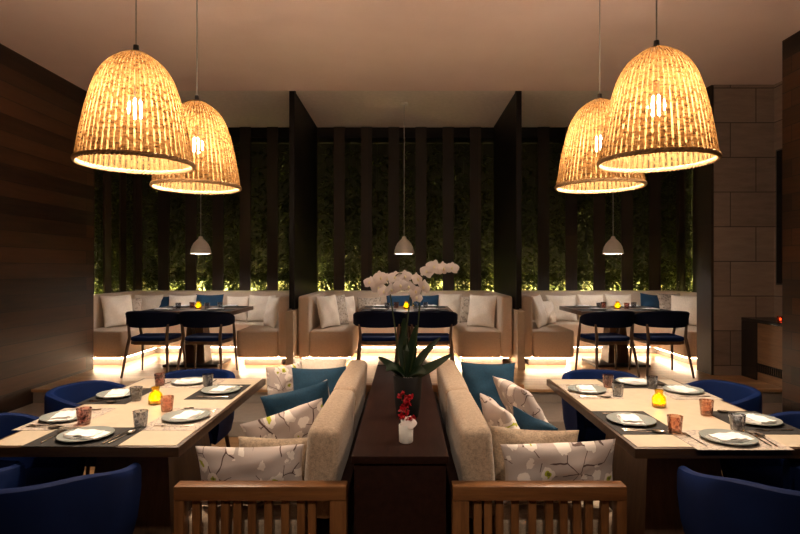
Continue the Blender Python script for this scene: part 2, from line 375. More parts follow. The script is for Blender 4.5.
# ------------------------------------------------------------------ bamboo
def bamboo_variant(seed):
    rn = random.Random(seed); stems = bm_(); lv = bm_()
    for k in range(7):
        x = rn.uniform(-.13, .13); y = rn.uniform(-.09, .10); h = rn.uniform(1.4, 2.7) if k else 2.75
        dx, dy = rn.uniform(-.07, .07), rn.uniform(-.05, .05)
        P = [V((x + dx * s * s, y + dy * s, h * s)) for s in [i / 8 for i in range(9)]]
        tube(stems, P, [.007 * (1 - .6 * i / 8) for i in range(9)], 5)
        for q in range(150):
            s = rn.random() ** 1.05 if rn.random() < .66 else rn.random() * .26; p = P[0].lerp(P[8], s); p.x = x + dx * s * s
            an = rn.uniform(0, 2 * pi); L = rn.uniform(.09, .19); out = rn.uniform(.02, .10)
            p = p + V((cos(an) * out, sin(an) * out * .8, rn.uniform(-.02, .06)))
            d = V((cos(an), sin(an), rn.uniform(-.7, .9))).normalized(); sd = d.cross(V((rn.uniform(-.4, .4), rn.uniform(-.4, .4), 1))).normalized() * L * .15
            nz = d.cross(sd).normalized() * L * .05
            cl = lambda q: V((max(-.22, min(.22, q.x)), max(-.20, min(.165, q.y)), max(.015, q.z)))
            v = [lv.verts.new(cl(q)) for q in (p, p + d * L * .4 + sd, p + d * L - V((0, 0, L * .25)), p + d * L * .4 - sd, p + d * L * .45 + nz)]
            lv.faces.new((v[0], v[1], v[4])); lv.faces.new((v[1], v[2], v[4])); lv.faces.new((v[2], v[3], v[4])); lv.faces.new((v[3], v[0], v[4]))
    t = thing('bamboo_plant', 'x', 'plant', (0, 0, 0), 0, 'bamboo in the gaps of the back wall')
    obj('stem', stems, 'stem_green', t); obj('foliage', lv, 'bamboo_leaf', t, False); return t
bam = [bamboo_variant(s) for s in range(4)]
ords = ['leftmost', 'second', 'third', 'fourth', 'fifth', 'sixth', 'rightmost']
spots = []
for w, n0, cnt, word in (('left', 0, 6, 'six'), ('middle', 6, 7, 'seven'), ('right', 13, 6, 'six')):
    for k in range(cnt):
        nm = 'leftmost' if k == 0 else 'rightmost' if k == cnt - 1 else ords[k] + ' from left'
        spots.append((gaps[n0 + k], 9.235, 0, f'bamboo lit from below behind the {w} booth, {nm} of {word}'))
for k, y in enumerate(side_l): spots.append((-4.69, y, pi / 2, f'bamboo lit from below along the left side wall, {["nearest", "second nearest", "third nearest", "furthest"][k]} of four'))
for k, y in enumerate(side_r): spots.append((4.755, y, pi / 2, f'bamboo lit from below along the right side wall, {["nearest", "second nearest", "third nearest", "furthest"][k]} of four'))
spots.append((-4.70, 9.235, 0, 'bamboo lit from below in the left rear corner of the booth area')); spots.append((4.755, 9.235, 0, 'bamboo lit from below in the right rear corner of the booth area'))
for i, (x, y, r, lab) in enumerate(spots):
    if i < 4: o = bam[i]; o.location = (x, y, 1.0); o['label'] = lab
    else: dup(bam[(i * 3 + i // 7) % 4], lab, (x, y, 1.0), r + pi * (i % 2))
# ------------------------------------------------------------------ pendants
def basket():
    t = thing('basket_pendant_lamp', 'x', 'lamp', (0, 0, 0), 0, 'woven basket pendant lamps')
    H, RR, NR = .63, .300, 58
    pr = [(.03, 0), (.11, .011), (.205, .029), (.335, .065), (.525, .14), (.668, .26), (.77, .41), (.85, .57), (.925, .76), (1.0, 1.0)]
    # smooth the profile
    def prof(s):
        for (r0, t0), (r1, t1) in zip(pr, pr[1:]):
            if s <= t1: k = (s - t0) / (t1 - t0); return r0 + (r1 - r0) * k
        return 1.0
    rows = [(i / 64) ** 1.5 for i in range(65)]
    sm = [sum(prof(min(1, max(0, s + d * .02 * min(1, s * 8 + .1)))) for d in (-2, -1, 0, 1, 2)) / 5 for s in rows]
    sm[0] = .03
    b = bm_(); uvl = b.loops.layers.uv.new('UVMap'); n = NR * 6; g = []; arc = 0; arcs = []
    for i, s in enumerate(rows):
        if i: arc += math.hypot((sm[i] - sm[i - 1]) * RR, (rows[i] - rows[i - 1]) * H)
        arcs.append(arc)
        g.append([b.verts.new((sm[i] * RR * (1 + .011 * cos(NR * 2 * pi * j / n)) * cos(2 * pi * j / n), sm[i] * RR * (1 + .011 * cos(NR * 2 * pi * j / n)) * sin(2 * pi * j / n), H * (1 - s))) for j in range(n)])
    for i in range(64):
        for j in range(n):
            f = b.faces.new((g[i][j], g[i][(j + 1) % n], g[i + 1][(j + 1) % n], g[i + 1][j]))
            for lp, (uu, vv) in zip(f.loops, ((j, i), (j + 1, i), (j + 1, i + 1), (j, i + 1))): lp[uvl].uv = (uu / 6 + .5, arcs[vv])
    obj('shade', b, 'wicker', t)
    b = bm_()
    for ph in (0, pi * 2 / 3, pi * 4 / 3):
        tube(b, [((RR + .006 * cos(14 * a * 2 + ph)) * cos(a), (RR + .006 * cos(14 * a * 2 + ph)) * sin(a), .004 + .009 * sin(14 * a * 2 + ph)) for a in [2 * pi * i / 280 for i in range(280)]], .0058, 6, True)
    obj('rim', b, 'wicker_rim', t)
    b = bm_(); lathe(b, [(0, H + .035), (.014, H + .032), (.016, H + .004), (.03, H - .002), (.03, H - .012), (0, H - .012)], 16); obj('cap', b, 'black_metal', t)
    b = bm_(); tube(b, [(0, 0, H - .01), (0, 0, H - .20)], .004, 6); lathe(b, [(0, H - .19), (.02, H - .19), (.022, H - .27), (0, H - .27)], 14); obj('socket', b, 'black_metal', t)
    b = bm_(); sphere(b, (0, 0, H - .325), .045, 20, (1, 1, 1.2)); obj('bulb', b, 'bulb_warm', t)
    b = bm_(); tube(b, [(0, 0, H + .03), (0, 0, CZ - 2.18 - .02)], .0042, 6); obj('cord', b, 'cord_grey', t)
    b = bm_(); lathe(b, [(0, CZ - 2.18), (.05, CZ - 2.18), (.05, CZ - 2.202), (.006, CZ - 2.206), (0, CZ - 2.206)], 20); obj('ceiling_canopy', b, 'white_ceramic', t)
    return t
lamp = basket()
LZ = 2.18
for i, (x, y, lab) in enumerate(((-1.50, 3.04, 'large woven basket pendant lamp nearest the camera over left dining table'),
        (-1.50, 3.93, 'woven basket pendant lamp further back over left dining table'),
        (1.375, 2.98, 'large woven basket pendant lamp nearest the camera over right dining table'),
        (1.39, 3.89, 'woven basket pendant lamp further back over right dining table'))):
    if i == 0: lamp.location = (x, y, LZ); lamp['label'] = lab
    else: dup(lamp, lab, (x, y, LZ), .4 * i)
def pendant():
    t = thing('bell_pendant_lamp', 'small white bell pendant lamp over left booth table', 'lamp', (0, 0, 0), 0, 'white pendants over the booth tables')
    b = bm_(); lathe(b, [(.012, .25), (.027, .243), (.034, .215), (.06, .19), (.096, .15), (.122, .10), (.137, .045), (.142, 0), (.137, 0), (.131, .043), (.116, .097), (.09, .143), (.0, .18)], 36); obj('shade', b, 'white_ceramic', t)
    b = bm_(); lathe(b, [(0, .150), (.03, .148), (.034, .10), (.0, .10)], 16); obj('socket', b, 'white_ceramic', t)
    b = bm_(); sphere(b, (0, 0, .062), .036, 16); obj('bulb', b, 'bulb_white', t)
    b = bm_(); tube(b, [(0, 0, .24), (0, 0, RZ - 1.80 - .02)], .005, 6); obj('cord', b, 'cord_grey', t)
    b = bm_(); lathe(b, [(0, RZ - 1.80), (.055, RZ - 1.80), (.05, RZ - 1.83), (0, RZ - 1.832)], 20); obj('ceiling_canopy', b, 'white_ceramic', t)
    return t
p0 = pendant(); p0.location = (-2.885, 7.7, 1.80)
dup(p0, 'small white bell pendant lamp over middle booth table', (-.012, 7.7, 1.80)); dup(p0, 'small white bell pendant lamp over right booth table', (2.94, 7.7, 1.80))

# ------------------------------------------------------------------ tables
TZ = .75
def dining(x0, x1, y0, y1, which):
    cx, cy = (x0 + x1) / 2, (y0 + y1) / 2; w, d = (x1 - x0) / 2, (y1 - y0) / 2
    t = thing('dining_table', f'{which} dining table with dark wood edge and cream inlaid top', 'table', (cx, cy, 0))
    obj('tabletop', box(bm_(), -w, w, -d, d, TZ - .05, TZ - .002, .004), 'walnut', t)
    obj('inlay', box(bm_(), -w + .022, w - .022, -d + .022, d - .022, TZ - .0022, TZ), 'inlay_cream', t, False)
    b = bm_(); q = bmesh.ops.create_cone(b, cap_ends=True, segments=4, radius1=.36, radius2=.26, depth=.66, matrix=M.Translation((0, 0, .37)) @ M.Rotation(pi / 4, 4, 'Z'))
    for v in b.verts: v.co.y *= 1.5
    obj('pedestal', b, 'walnut_leg', t, False)
    obj('base_plate', box(bm_(), -.30, .30, -.5, .5, 0, .04, .006), 'black_metal', t)
TL = (-2.02, -1.075, 2.59, 4.21); TR = (1.085, 2.05, 2.57, 4.18)
dining(*TL, 'left'); dining(*TR, 'right')
BT = []
def booth_table(cx, which):
    z = PZ; t = thing('booth_table', f'dark wood pedestal table in {which} booth', 'table', (cx, 7.40, z)); BT.append(cx)
    obj('tabletop', box(bm_(), -.615, .615, -.5, .5, TZ - .055, TZ, .006), 'walnut_mid', t)
    b = bm_(); bmesh.ops.create_cone(b, cap_ends=True, segments=4, radius1=.20, radius2=.135, depth=.66, matrix=M.Translation((0, 0, .365)) @ M.Rotation(pi / 4, 4, 'Z')); obj('pedestal', b, 'walnut_leg', t, False)
    obj('base_plate', box(bm_(), -.36, .36, -.28, .28, 0, .035, .005), 'black_metal', t)
booth_table(-2.81, 'left'); booth_table(0.0, 'middle'); booth_table(2.85, 'right')

# ------------------------------------------------------------------ chairs
def barrel():
    t = thing('barrel_armchair', 'x', 'chair', (0, 0, 0), 0, 'navy barrel armchairs at the dining tables')
    hw = .315; path = []
    for i in range(5): path.append((hw - .012 * (1 - i / 4), .27 - .27 * i / 4))
    for i in range(1, 16): a = pi * i / 16; path.append((hw * cos(a), -.02 - .30 * sin(a) if 0 < i < 16 else 0))
    for i in range(5): path.append((-hw + .012 * (i / 4), .27 * i / 4))
    n = len(path); b = bm_(); rings = []
    for i, (x, y) in enumerate(path):
        tx, ty = (path[min(i + 1, n - 1)][0] - path[max(i - 1, 0)][0], path[min(i + 1, n - 1)][1] - path[max(i - 1, 0)][1]); l = math.hypot(tx, ty)
        nx, ny = ty / l, -tx / l                                    # points outward
        if nx * x + ny * (y + .02) < 0: nx, ny = -nx, -ny
        s = min(1, max(0, (.27 - y) / .5)); s = s * s * (3 - 2 * s); top = .672 + .098 * s
        th = .055; sec = []
        for zz, k, off in ((.31, .84, 0), (.335, .90, .0), (.42, .96, 0), (.56, 1, 0), (top - .03, 1.0, .0), (top - .008, 1.0, -.006), (top, 1.0, -.02), (top, 1.0, -th + .02), (top - .008, 1.0, -th + .006), (top - .03, 1, -th), (.56, 1, -th), (.42, .96, -th), (.33, .90, -th)):
            sec.append(b.verts.new((x * k + nx * off, -.02 + (y + .02) * k + ny * off, zz)))
        rings.append(sec)
    m = len(rings[0])
    for i in range(n - 1):
        for j in range(m): b.faces.new((rings[i][j], rings[i][(j + 1) % m], rings[i + 1][(j + 1) % m], rings[i + 1][j]))
    b.faces.new(rings[0]); b.faces.new(rings[-1])
    obj('shell', b, 'navy_velvet', t)
    sp = [(.245, .26), (.25, 0)] + [(.25 * cos(pi * i / 12), -.02 - .235 * sin(pi * i / 12)) for i in range(1, 12)] + [(-.25, 0), (-.245, .26)]
    obj('seat', prism(bm_(), sp, .315, .46, .03, 3), 'navy_velvet', t)
    for sx in (-1, 1):
        for sy, yy in ((1, .2), (-1, -.2)): obj('leg', tube(bm_(), [(sx * .19, yy * .9, .33), (sx * .235, yy * 1.12, 0)], [.019, .011], 10), 'chair_leg', t)
    return t
ch = barrel(); chairs = [
    (-1.56, 2.33, 0, 'navy barrel armchair at the near end of left dining table, cut off by photo edge'),
    (-2.13, 2.89, -pi / 2, 'navy barrel armchair on wall side of left dining table, nearer of two'),
    (-2.13, 3.80, -pi / 2, 'navy barrel armchair on wall side of left dining table, further of two'),
    (-1.64, 4.20, pi, 'navy barrel armchair at the far end of left dining table'),
    (1.58, 2.29, 0, 'navy barrel armchair at the near end of right dining table, cut off by photo edge'),
    (2.12, 2.92, pi / 2, 'navy barrel armchair on wall side of right dining table, nearer of two'),
    (2.12, 3.82, pi / 2, 'navy barrel armchair on wall side of right dining table, further of two'),
    (1.53, 4.17, pi, 'navy barrel armchair at the far end of right dining table')]
for i, (x, y, r, lab) in enumerate(chairs):
    if i == 0: ch.location = (x, y, 0); ch.rotation_euler = (0, 0, r); ch['label'] = lab
    else: dup(ch, lab, (x, y, 0), r)
def armchair():
    t = thing('wood_armchair', 'x', 'chair', (0, 0, 0), 0, 'wooden armchairs in front of the booth tables')
    b = bm_(); rings = []; n = 29
    for i in range(n):
        q = -1 + 2 * i / (n - 1); a = q * R(122); x = .305 * sin(a); y = -.01 - .25 * cos(a)
        k = abs(q); hgt = .17 * (1 - k ** 2.2) + .035; zc = .695 - .035 * k ** 2 ; th = .020
        nx, ny = sin(a), -cos(a)
        rings.append([b.verts.new((x + nx * o * th, y + ny * o * th - .05 * (dz > 0) * (1 - k), zc + dz * hgt / 2)) for o, dz in ((1, -.8), (1.0, .0), (1, .8), (.4, 1), (-.4, 1), (-1, .8), (-1, 0), (-1, -.8), (-.4, -1), (.4, -1))])
    for i in range(n - 1):
        for j in range(10): b.faces.new((rings[i][j], rings[i][(j + 1) % 10], rings[i + 1][(j + 1) % 10], rings[i + 1][j]))
    b.faces.new(rings[0]); b.faces.new(rings[-1])
    obj('backrest', b, 'navy_dark', t)
    sp = [(-.235, .235), (.235, .235), (.25, .10), (.225, -.17), (.15, -.225), (-.15, -.225), (-.225, -.17), (-.25, .10)]
    obj('seat', prism(bm_(), sp, .425, .475, .02, 3), 'navy_velvet', t)
    obj('seat_frame', prism(bm_(), [(x * .97, y * .97) for x, y in sp], .385, .425, .006, 2), 'chair_leg', t)
    for sx in (-1, 1):
        obj('leg', tube(bm_(), [(sx * .275, -.275, 0), (sx * .235, -.21, .36), (sx * .222, -.185, .47), (sx * .235, -.185, .63)], [.012, .019, .019, .015], 10), 'chair_leg', t)
        obj('leg', tube(bm_(), [(sx * .275, .245, 0), (sx * .255, .215, .36), (sx * .262, .17, .52), (sx * .268, .125, .655)], [.011, .018, .017, .014], 10), 'chair_leg', t)
    return t
ac = armchair()
for i, (x, r, lab) in enumerate(((-3.07, .0, 'wooden armchair with navy backrest at left booth table, nearer the left wall'), (-2.42, -.05, 'wooden armchair with navy backrest at left booth table, nearer the divider'),
        (-.31, 0, 'wooden armchair with navy backrest at middle booth table, left of the orchid'), (.32, 0, 'wooden armchair with navy backrest at middle booth table, right of the orchid'),
        (2.47, .16, 'wooden armchair with navy backrest at right booth table, nearer the divider'), (3.13, .0, 'wooden armchair with navy backrest at right booth table, nearer the stone column'))):
    if i == 0: ac.location = (x, 6.70, PZ); ac['label'] = lab
    else: dup(ac, lab, (x, 6.70, PZ), r)

# ------------------------------------------------------------------ place settings
def plate_bm(): return lathe(bm_(), [(0, .0), (.075, .0), (.085, .003), (.125, .011), (.135, .016), (.133, .019), (.122, .0155), (.085, .008), (.075, .006), (0, .0055)], 40)
def fold_bm(seed):
    rn = random.Random(seed); b = bm_()
    for k, (w, d, z, dx) in enumerate(((.185, .115, 0, 0), (.182, .11, .006, .004), (.15, .10, .012, -.014))):
        n = 8; g = [[b.verts.new((-w / 2 + w * i / n + dx, -d / 2 + d * j / n, z + .004 + .0025 * sin(i * 1.3 + k + seed) + .002 * cos(j * 1.7 + seed))) for j in range(n + 1)] for i in range(n + 1)]
        g2 = [[b.verts.new(v.co - V((0, 0, .0042))) for v in r] for r in g]
        for i in range(n):
            for j in range(n): b.faces.new((g[i][j], g[i + 1][j], g[i + 1][j + 1], g[i][j + 1])); b.faces.new((g2[i][j], g2[i][j + 1], g2[i + 1][j + 1], g2[i + 1][j]))
        for i in range(n):
            for r0, r1 in (((i, 0), (i + 1, 0)), ((i, n), (i + 1, n)), ((0, i), (0, i + 1)), ((n, i), (n, i + 1))):
                b.faces.new((g[r0[0]][r0[1]], g[r1[0]][r1[1]], g2[r1[0]][r1[1]], g2[r0[0]][r0[1]]))
    return b
def handle(b, L0, L1, w0, w1, z0=.004, z1=.004):
    tube(b, [(0, L0 + (L1 - L0) * s, z0 + (z1 - z0) * s) for s in (0, .1, .35, .7, 1)], [w0 * .6, w0, w0 * .85, w1, w1], 8, flat=.42)
def spoon_bm():
    b = bm_(); handle(b, -.10, .045, .0055, .0025); 
    g = []
    for i in range(9):
        u = -1 + i / 4; ring = []
        for j in range(9):
            q = -1 + j / 4; hw = .021 * math.sqrt(max(0, 1 - u * u)) * (1 + .1 * u) + .0004
            ring.append(b.verts.new((q * hw, .072 + .034 * u, .008 - .006 * (1 - u * u) * (1 - q * q))))
        g.append(ring)
    for i in range(8):
        for j in range(8): b.faces.new((g[i][j], g[i + 1][j], g[i + 1][j + 1], g[i][j + 1]))
    return b
def fork_bm():
    b = bm_(); handle(b, -.10, .04, .0055, .0028)
    prism(b, [(-.003, .035), (.003, .035), (.011, .055), (.011, .068), (-.011, .068), (-.011, .055)], .003, .0055)
    for k in range(4): x = -.0092 + .00613 * k; tube(b, [(x, .064, .004), (x, .09, .0065), (x, .105, .006)], [.0019, .0017, .0009], 5)
    return b
def knife_bm():
    b = bm_(); handle(b, -.10, .02, .006, .0045); prism(b, [(-.005, .015), (.006, .015), (.0075, .05), (.006, .095), (.0, .112), (-.005, .105)], .003, .0048); return b
PR = {}
def mesh_of(key, fn, mat):
    if key not in PR:
        o = obj(key, fn(), mat); PR[key] = o.data; C.objects.unlink(o); bpy.data.objects.remove(o)
    return PR[key]
def put(name, key, fn, mat, loc, rz, label, cat, group=None, scale=None):
    o = bpy.data.objects.new(name, mesh_of(key, fn, mat)); C.objects.link(o); o.location = loc; o.rotation_euler = (0, 0, rz)
    if scale: o.scale = scale
    return tag(o, label, cat, group)
def setting(px, py, rz, dark, where, seed, z=TZ, cut='fks', small=False):
    c = px if isinstance(px, V) else at(px, py, z + .012); x, y = c.x, c.y
    mx = M.Rotation(rz, 3, 'Z')
    def P(dx, dy, h): v = mx @ V((dx, dy, 0)); return (x + v.x, y + v.y, z + h)
    tone = 'dark grey' if dark else 'pale lace'
    put('placemat', 'placemat_d' if dark else 'placemat_l', lambda: box(bm_(), -.225, .225, -.155, .155, 0, .002), 'mat_dark' if dark else 'mat_lace', P(0, .01, .0002), rz, f'{tone} placemat {where}', 'placemat', 'placemats')
    put('plate', 'plate', plate_bm, 'plate_grey', P(0, 0, .0024), rz, f'round grey plate {where}', 'plate', 'grey plates', (.95, .95, 1) if not small else (.85, .85, 1))
    put('napkin', 'napkin%d' % (seed % 3), lambda: fold_bm(seed % 3), 'napkin_white', P(.006, -.004, .0085), rz + (.25 if seed % 2 else -.15), f'folded white napkin on the plate {where}', 'napkin', 'white napkins')
    if 'f' in cut: put('fork', 'fork', fork_bm, 'steel', P(-.165, 0, .0024), rz + .05, f'steel fork left of the plate {where}', 'fork', 'forks')
    if 'k' in cut: put('knife', 'knife', knife_bm, 'steel', P(.155, -.01, .0024), rz - .12, f'steel knife right of the plate {where}', 'knife', 'knives')
    if 's' in cut: put('spoon', 'spoon', spoon_bm, 'steel', P(.185, -.01, .0024), rz - .16, f'steel spoon right of the plate {where}', 'spoon', 'spoons')
setting(86, 435, 0, True, 'at the near end of left dining table', 0)
setting(66, 416.5, -pi / 2, False, 'on wall side of left dining table, nearer setting', 1)
setting(186, 416.5, pi / 2, False, 'on sofa side of left dining table, nearer setting', 2)
setting(118, 394, -pi / 2, True, 'on wall side of left dining table, further setting', 3)
setting(221, 390, pi / 2, True, 'on sofa side of left dining table, further setting', 4, cut='fk')
setting(190, 381.5, pi, False, 'at the far end of left dining table', 5, cut='fk')
setting(728, 438, 0, False, 'at the near end of right dining table', 1)
setting(631, 420, -pi / 2, True, 'on sofa side of right dining table, nearer setting', 2)
setting(755, 420, pi / 2, True, 'on wall side of right dining table, nearer setting', 3)
setting(587, 389.5, -pi / 2, False, 'on sofa side of right dining table, further setting', 4)
setting(683, 390, pi / 2, False, 'on wall side of right dining table, further setting', 5)
setting(634, 381.8, pi, True, 'at the far end of right dining table', 0, cut='fk')
def glass_bm(): return lathe(bm_(), [(0, .0), (.029, 0), (.031, .004), (.034, .03), (.039, .086), (.0372, .086), (.0325, .03), (.0295, .013), (0, .012)], 28)
def glass(c, tint, label, group='tumblers on the dining tables', s=1.0):
    put('tumbler', 'tumbler_' + tint, glass_bm, 'glass_' + tint, c, random.random() * 3, label, 'glass', group, (s, s, s))
for px, py, tint, lab in ((84, 424, 'pink', 'pinkish patterned tumbler beside nearer wall-side plate of left dining table'),
        (140.5, 427, 'grey', 'clear grey tumbler in front of the candle, nearest glass on left dining table'),
        (136, 400.5, 'grey', 'dark grey tumbler left of the yellow candle jar on left dining table'),
        (160, 385.5, 'pink', 'pink tumbler behind the yellow candle jar on left dining table'),
        (167, 411, 'amber', 'amber tumbler right of the yellow candle jar on left dining table'),
        (208, 386, 'grey', 'grey tumbler by the far end plate of left dining table'),
        (608, 387, 'pink', 'plum tumbler at the far left of right dining table'),
        (618, 396, 'grey', 'grey tumbler catching candle light, left of candle jar on right dining table'),
        (652, 388.5, 'grey', 'grey tumbler behind the candle jar on right dining table'),
        (706.5, 415, 'amber', 'amber tumbler right of the candle jar on right dining table'),
        (675, 432.5, 'amber', 'amber tumbler in front of the candle jar, nearest glass on right dining table'),
        (737.5, 431, 'grey', 'grey patterned tumbler behind the near end plate of right dining table')):
    c = at(px, py, TZ + .003); glass(c, tint, lab)
def candle(loc, label, s=1.0):
    t = thing('candle_jar', label, 'candle', loc, 0, 'yellow glass candle jars')
    pr = [(0, 0), (.036, 0), (.041, .006), (.041, .05), (.036, .066), (.024, .077), (.022, .086), (.027, .105), (.0255, .105), (.0205, .086), (.0225, .078), (.034, .066), (.0385, .05), (.0385, .010), (0, .008)]
    obj('glass_jar', lathe(bm_(), [(r * s, z * s) for r, z in pr], 28), 'glass_yellow', t)
    c = obj('wax_candle', lathe(bm_(), [(0, .009 * s), (.033 * s, .009 * s), (.033 * s, .028 * s), (0, .026 * s)], 20), 'wax', t)
    obj('flame', sphere(bm_(), (0, 0, .040 * s), .0085 * s, 12, (1, 1, 1.7)), 'flame', t)
candle(at(155.5, 404, TZ), 'yellow glass candle jar with lit flame on left dining table'); candle(at(659, 407, TZ), 'yellow glass candle jar with lit flame on right dining table')
for cx, w in zip(BT, ('left', 'middle', 'right')):
    z = PZ + TZ
    for k, (dx, y, r, where) in enumerate(((-.34, 7.10, 0, 'front left'), (.34, 7.10, 0, 'front right'), (-.34, 7.70, pi, 'back left'), (.34, 7.70, pi, 'back right'))):
        setting(V((cx + dx, y, 0)), 0, r, True, f'at the {where} of the {w} booth table', k, z=z, cut='', small=True)
    for dx, y, tint, lab in ((-.22, 7.33, 'grey', 'front left'), (-.10, 7.50, 'pink', 'back left'), (.16, 7.35, 'pink' if w == 'right' else 'grey', 'front right'), (.30, 7.46, 'grey', 'back right')):
        glass((cx + dx - .02, y, z + .0003), tint, f'small {"pink" if tint == "pink" else "grey"} tumbler, {lab} of four, on the {w} booth table', 'tumblers on the booth tables', .95)
    candle((cx + .02, 7.36, z), f'yellow glass candle jar with lit flame on the {w} booth table', .95)

# ------------------------------------------------------------------ console, sofas
CX0, CX1, CY0, CY1 = -.243, .198, 2.46, 4.74
t = thing('console_table', 'long dark wood console between the two sofas', 'console', ((CX0 + CX1) / 2, (CY0 + CY1) / 2, 0)); w, d = (CX1 - CX0) / 2, (CY1 - CY0) / 2
obj('top', box(bm_(), -w, w, -d, d, TZ - .035, TZ, .004), 'espresso', t); obj('body', box(bm_(), -w + .012, w - .012, -d + .012, d - .012, 0, TZ - .035, .003), 'espresso', t)

def cushion(bm, x0, x1, y0, y1, z0, z1, r, tilt=0, puff=.012):
    t = bmesh.new(); bmesh.ops.create_cube(t, size=1)
    sx, sy, sz = x1 - x0, y1 - y0, z1 - z0
    for q in t.verts: q.co = V((q.co.x * sx, q.co.y * sy, q.co.z * sz))
    bmesh.ops.bevel(t, geom=list(t.edges), offset=r, segments=4, affect='EDGES', profile=.5)
    bmesh.ops.subdivide_edges(t, edges=[e for e in t.edges if e.calc_length() > .12], cuts=5, use_grid_fill=True)
    for q in t.verts:
        u, v, w_ = q.co.x / sx * 2, q.co.y / sy * 2, q.co.z / sz * 2
        if sx == min(sx, sy, sz): q.co.x += puff * u * (1 - v * v) * (1 - w_ * w_)
        else: q.co.z += puff * w_ * (1 - u * u) * (1 - v * v)
        q.co.z += .004 * sin(7 * q.co.y + 3)
    join(bm, t, M.Translation(((x0 + x1) / 2, (y0 + y1) / 2, (z0 + z1) / 2)) @ M.Rotation(tilt, 4, 'Y')); return bm
def sofa(xb, xf, slats, label, y0=2.43, y1=4.60):
    """xb: back side (console), xf: front side"""
    sg = 1 if xf > xb else -1; L = abs(xf - xb)
    t = thing('slatted_sofa', label, 'sofa', (xb, y0, 0)); X = lambda u: sg * u
    def bx(u0, u1, *a, **k): return box(bm_(), min(X(u0), X(u1)), max(X(u0), X(u1)), *a, **k)
    D = y1 - y0; TOP = .625
    for yy in (0, D - .06):
        obj('arm_rail', bx(0, L, yy, yy + .075, TOP - .065, TOP, r=.006), 'teak', t)
        obj('post', bx(0, .075, yy + .004, yy + .064, 0, TOP - .065, r=.004), 'teak_post', t); obj('post', bx(L - .045, L, yy + .004, yy + .064, 0, TOP - .065, r=.004), 'teak_post', t)
        obj('low_rail', bx(.075, L - .045, yy + .008, yy + .06, .16, .24, r=.004), 'teak', t)
        for s in slats:
            u = abs(s - xb); obj('slat', bx(u - .018, u + .018, yy + .018, yy + .048, .24, TOP - .065, r=.003), 'teak_post', t)
    obj('seat_base', bx(.02, L - .01, .078, D - .064, .20, .28, r=.004), 'teak', t)
    obj('back_rail', bx(.0, .05, .078, D - .064, .50, .57, r=.004), 'espresso', t)
    for a0, a1 in ((.085, D / 2 - .005), (D / 2 + .005, D - .07)):
        obj('seat_cushion', cushion(bm_(), *sorted((X(.20), X(L + .01))), a0, a1, .283, .445, .03, 0, .012), 'seat_beige', t)
    for a0, a1 in ((.085, .955), (.975, D - .15)):
        obj('back_cushion', cushion(bm_(), *sorted((X(.055), X(.205))), a0, a1, .43, .855, .04, -sg * .07, .015), 'tweed_beige', t)
def slx(pxs): return [(p - 405) * 2.44 / F for p in pxs]
sofa(-.262, -1.034, slx([195, 211, 224, 236.5, 251, 267.5, 284.5, 300.5, 311.5]), 'slatted teak sofa with beige cushions left of the console')
sofa(.212, .992, slx([478, 488.5, 500, 515.5, 533, 550, 564.5, 578, 590, 606]), 'slatted teak sofa with beige cushions right of the console')

# ------------------------------------------------------------------ pillows
def pillow_bm(w, h, th, seed, n=22):
    rn = random.Random(seed); b = bm_(); uvl = b.loops.layers.uv.new('UVMap'); ph = [rn.uniform(0, 6) for _ in range(6)]; ox, oy = rn.uniform(0, 9), rn.uniform(0, 9)
    def co(u, v, sgn):
        x = w / 2 * u * (1 - .075 * (1 - v * v)); z = h / 2 * v * (1 - .075 * (1 - u * u))
        e = max(0, (1 - u * u) * (1 - v * v)); y = sgn * th / 2 * e ** .42
        y += .009 * e ** .5 * (sin(5 * u + 3 * v + ph[0]) + .6 * sin(9 * v - 4 * u + ph[1]) + .5 * sin(13 * u + ph[2]) * v)
        k = e ** .3
        z -= .012 * k * (1 + v) * (.5 + .5 * sin(3 * u + ph[3]))
        return V((x, y, z))
    us = [sin(pi / 2 * (-1 + 2 * i / n)) for i in range(n + 1)]
    for sgn in (1, -1):
        g = [[b.verts.new(co(u, v, sgn)) for v in us] for u in us]
        for i in range(n):
            for j in range(n):
                f = b.faces.new((g[i][j], g[i + 1][j], g[i + 1][j + 1], g[i][j + 1]))
                for lp, (a_, c_) in zip(f.loops, ((i, j), (i + 1, j), (i + 1, j + 1), (i, j + 1))): lp[uvl].uv = (ox + us[a_] * w / 2, oy + us[c_] * h / 2)
    bmesh.ops.remove_doubles(b, verts=b.verts, dist=.0006)
    return b
PC = [0]
def pillow(w, h, th, c, yaw, lean, roll, mat, label, group):
    """standing pillow: c centre of its lowest edge; yaw about Z, lean backwards (about its width), roll in its own plane"""
    PC[0] += 1
    o = obj('throw_pillow', pillow_bm(w, h, th, PC[0]), mat)
    rot = M.Rotation(yaw, 4, 'Z') @ M.Rotation(lean, 4, 'X') @ M.Rotation(roll, 4, 'Y')
    low = min((rot @ v.co).z for v in o.data.vertices)
    o.location = (c[0], c[1], c[2] - low); o.rotation_euler = rot.to_euler()
    return tag(o, label, 'pillow', group)
SZ = .455; G1 = 'throw pillows on left sofa'; G2 = 'throw pillows on right sofa'
pillow(.52, .30, .15, (-.735, 2.61, SZ), 0, .12, -.02, 'floral', 'floral lumbar pillow at the near end of left sofa', G1)
pillow(.37, .28, .15, (-.67, 2.80, SZ), .03, .10, .02, 'knit_beige', 'beige knitted pillow behind the nearest floral pillow on left sofa', G1)
pillow(.46, .32, .14, (-.655, 3.06, SZ), .35, .25, -.26, 'floral', 'floral pillow tilted up in front of the bright blue pillow on left sofa', G1)
pillow(.42, .38, .15, (-.655, 3.40, SZ), .30, .20, -.20, 'teal', 'blue pillow in the middle of left sofa', G1)
pillow(.30, .34, .12, (-.62, 3.62, SZ), .5, .2, -.3, 'floral', 'small floral pillow against the back cushion behind the middle blue pillow, left sofa', G1)
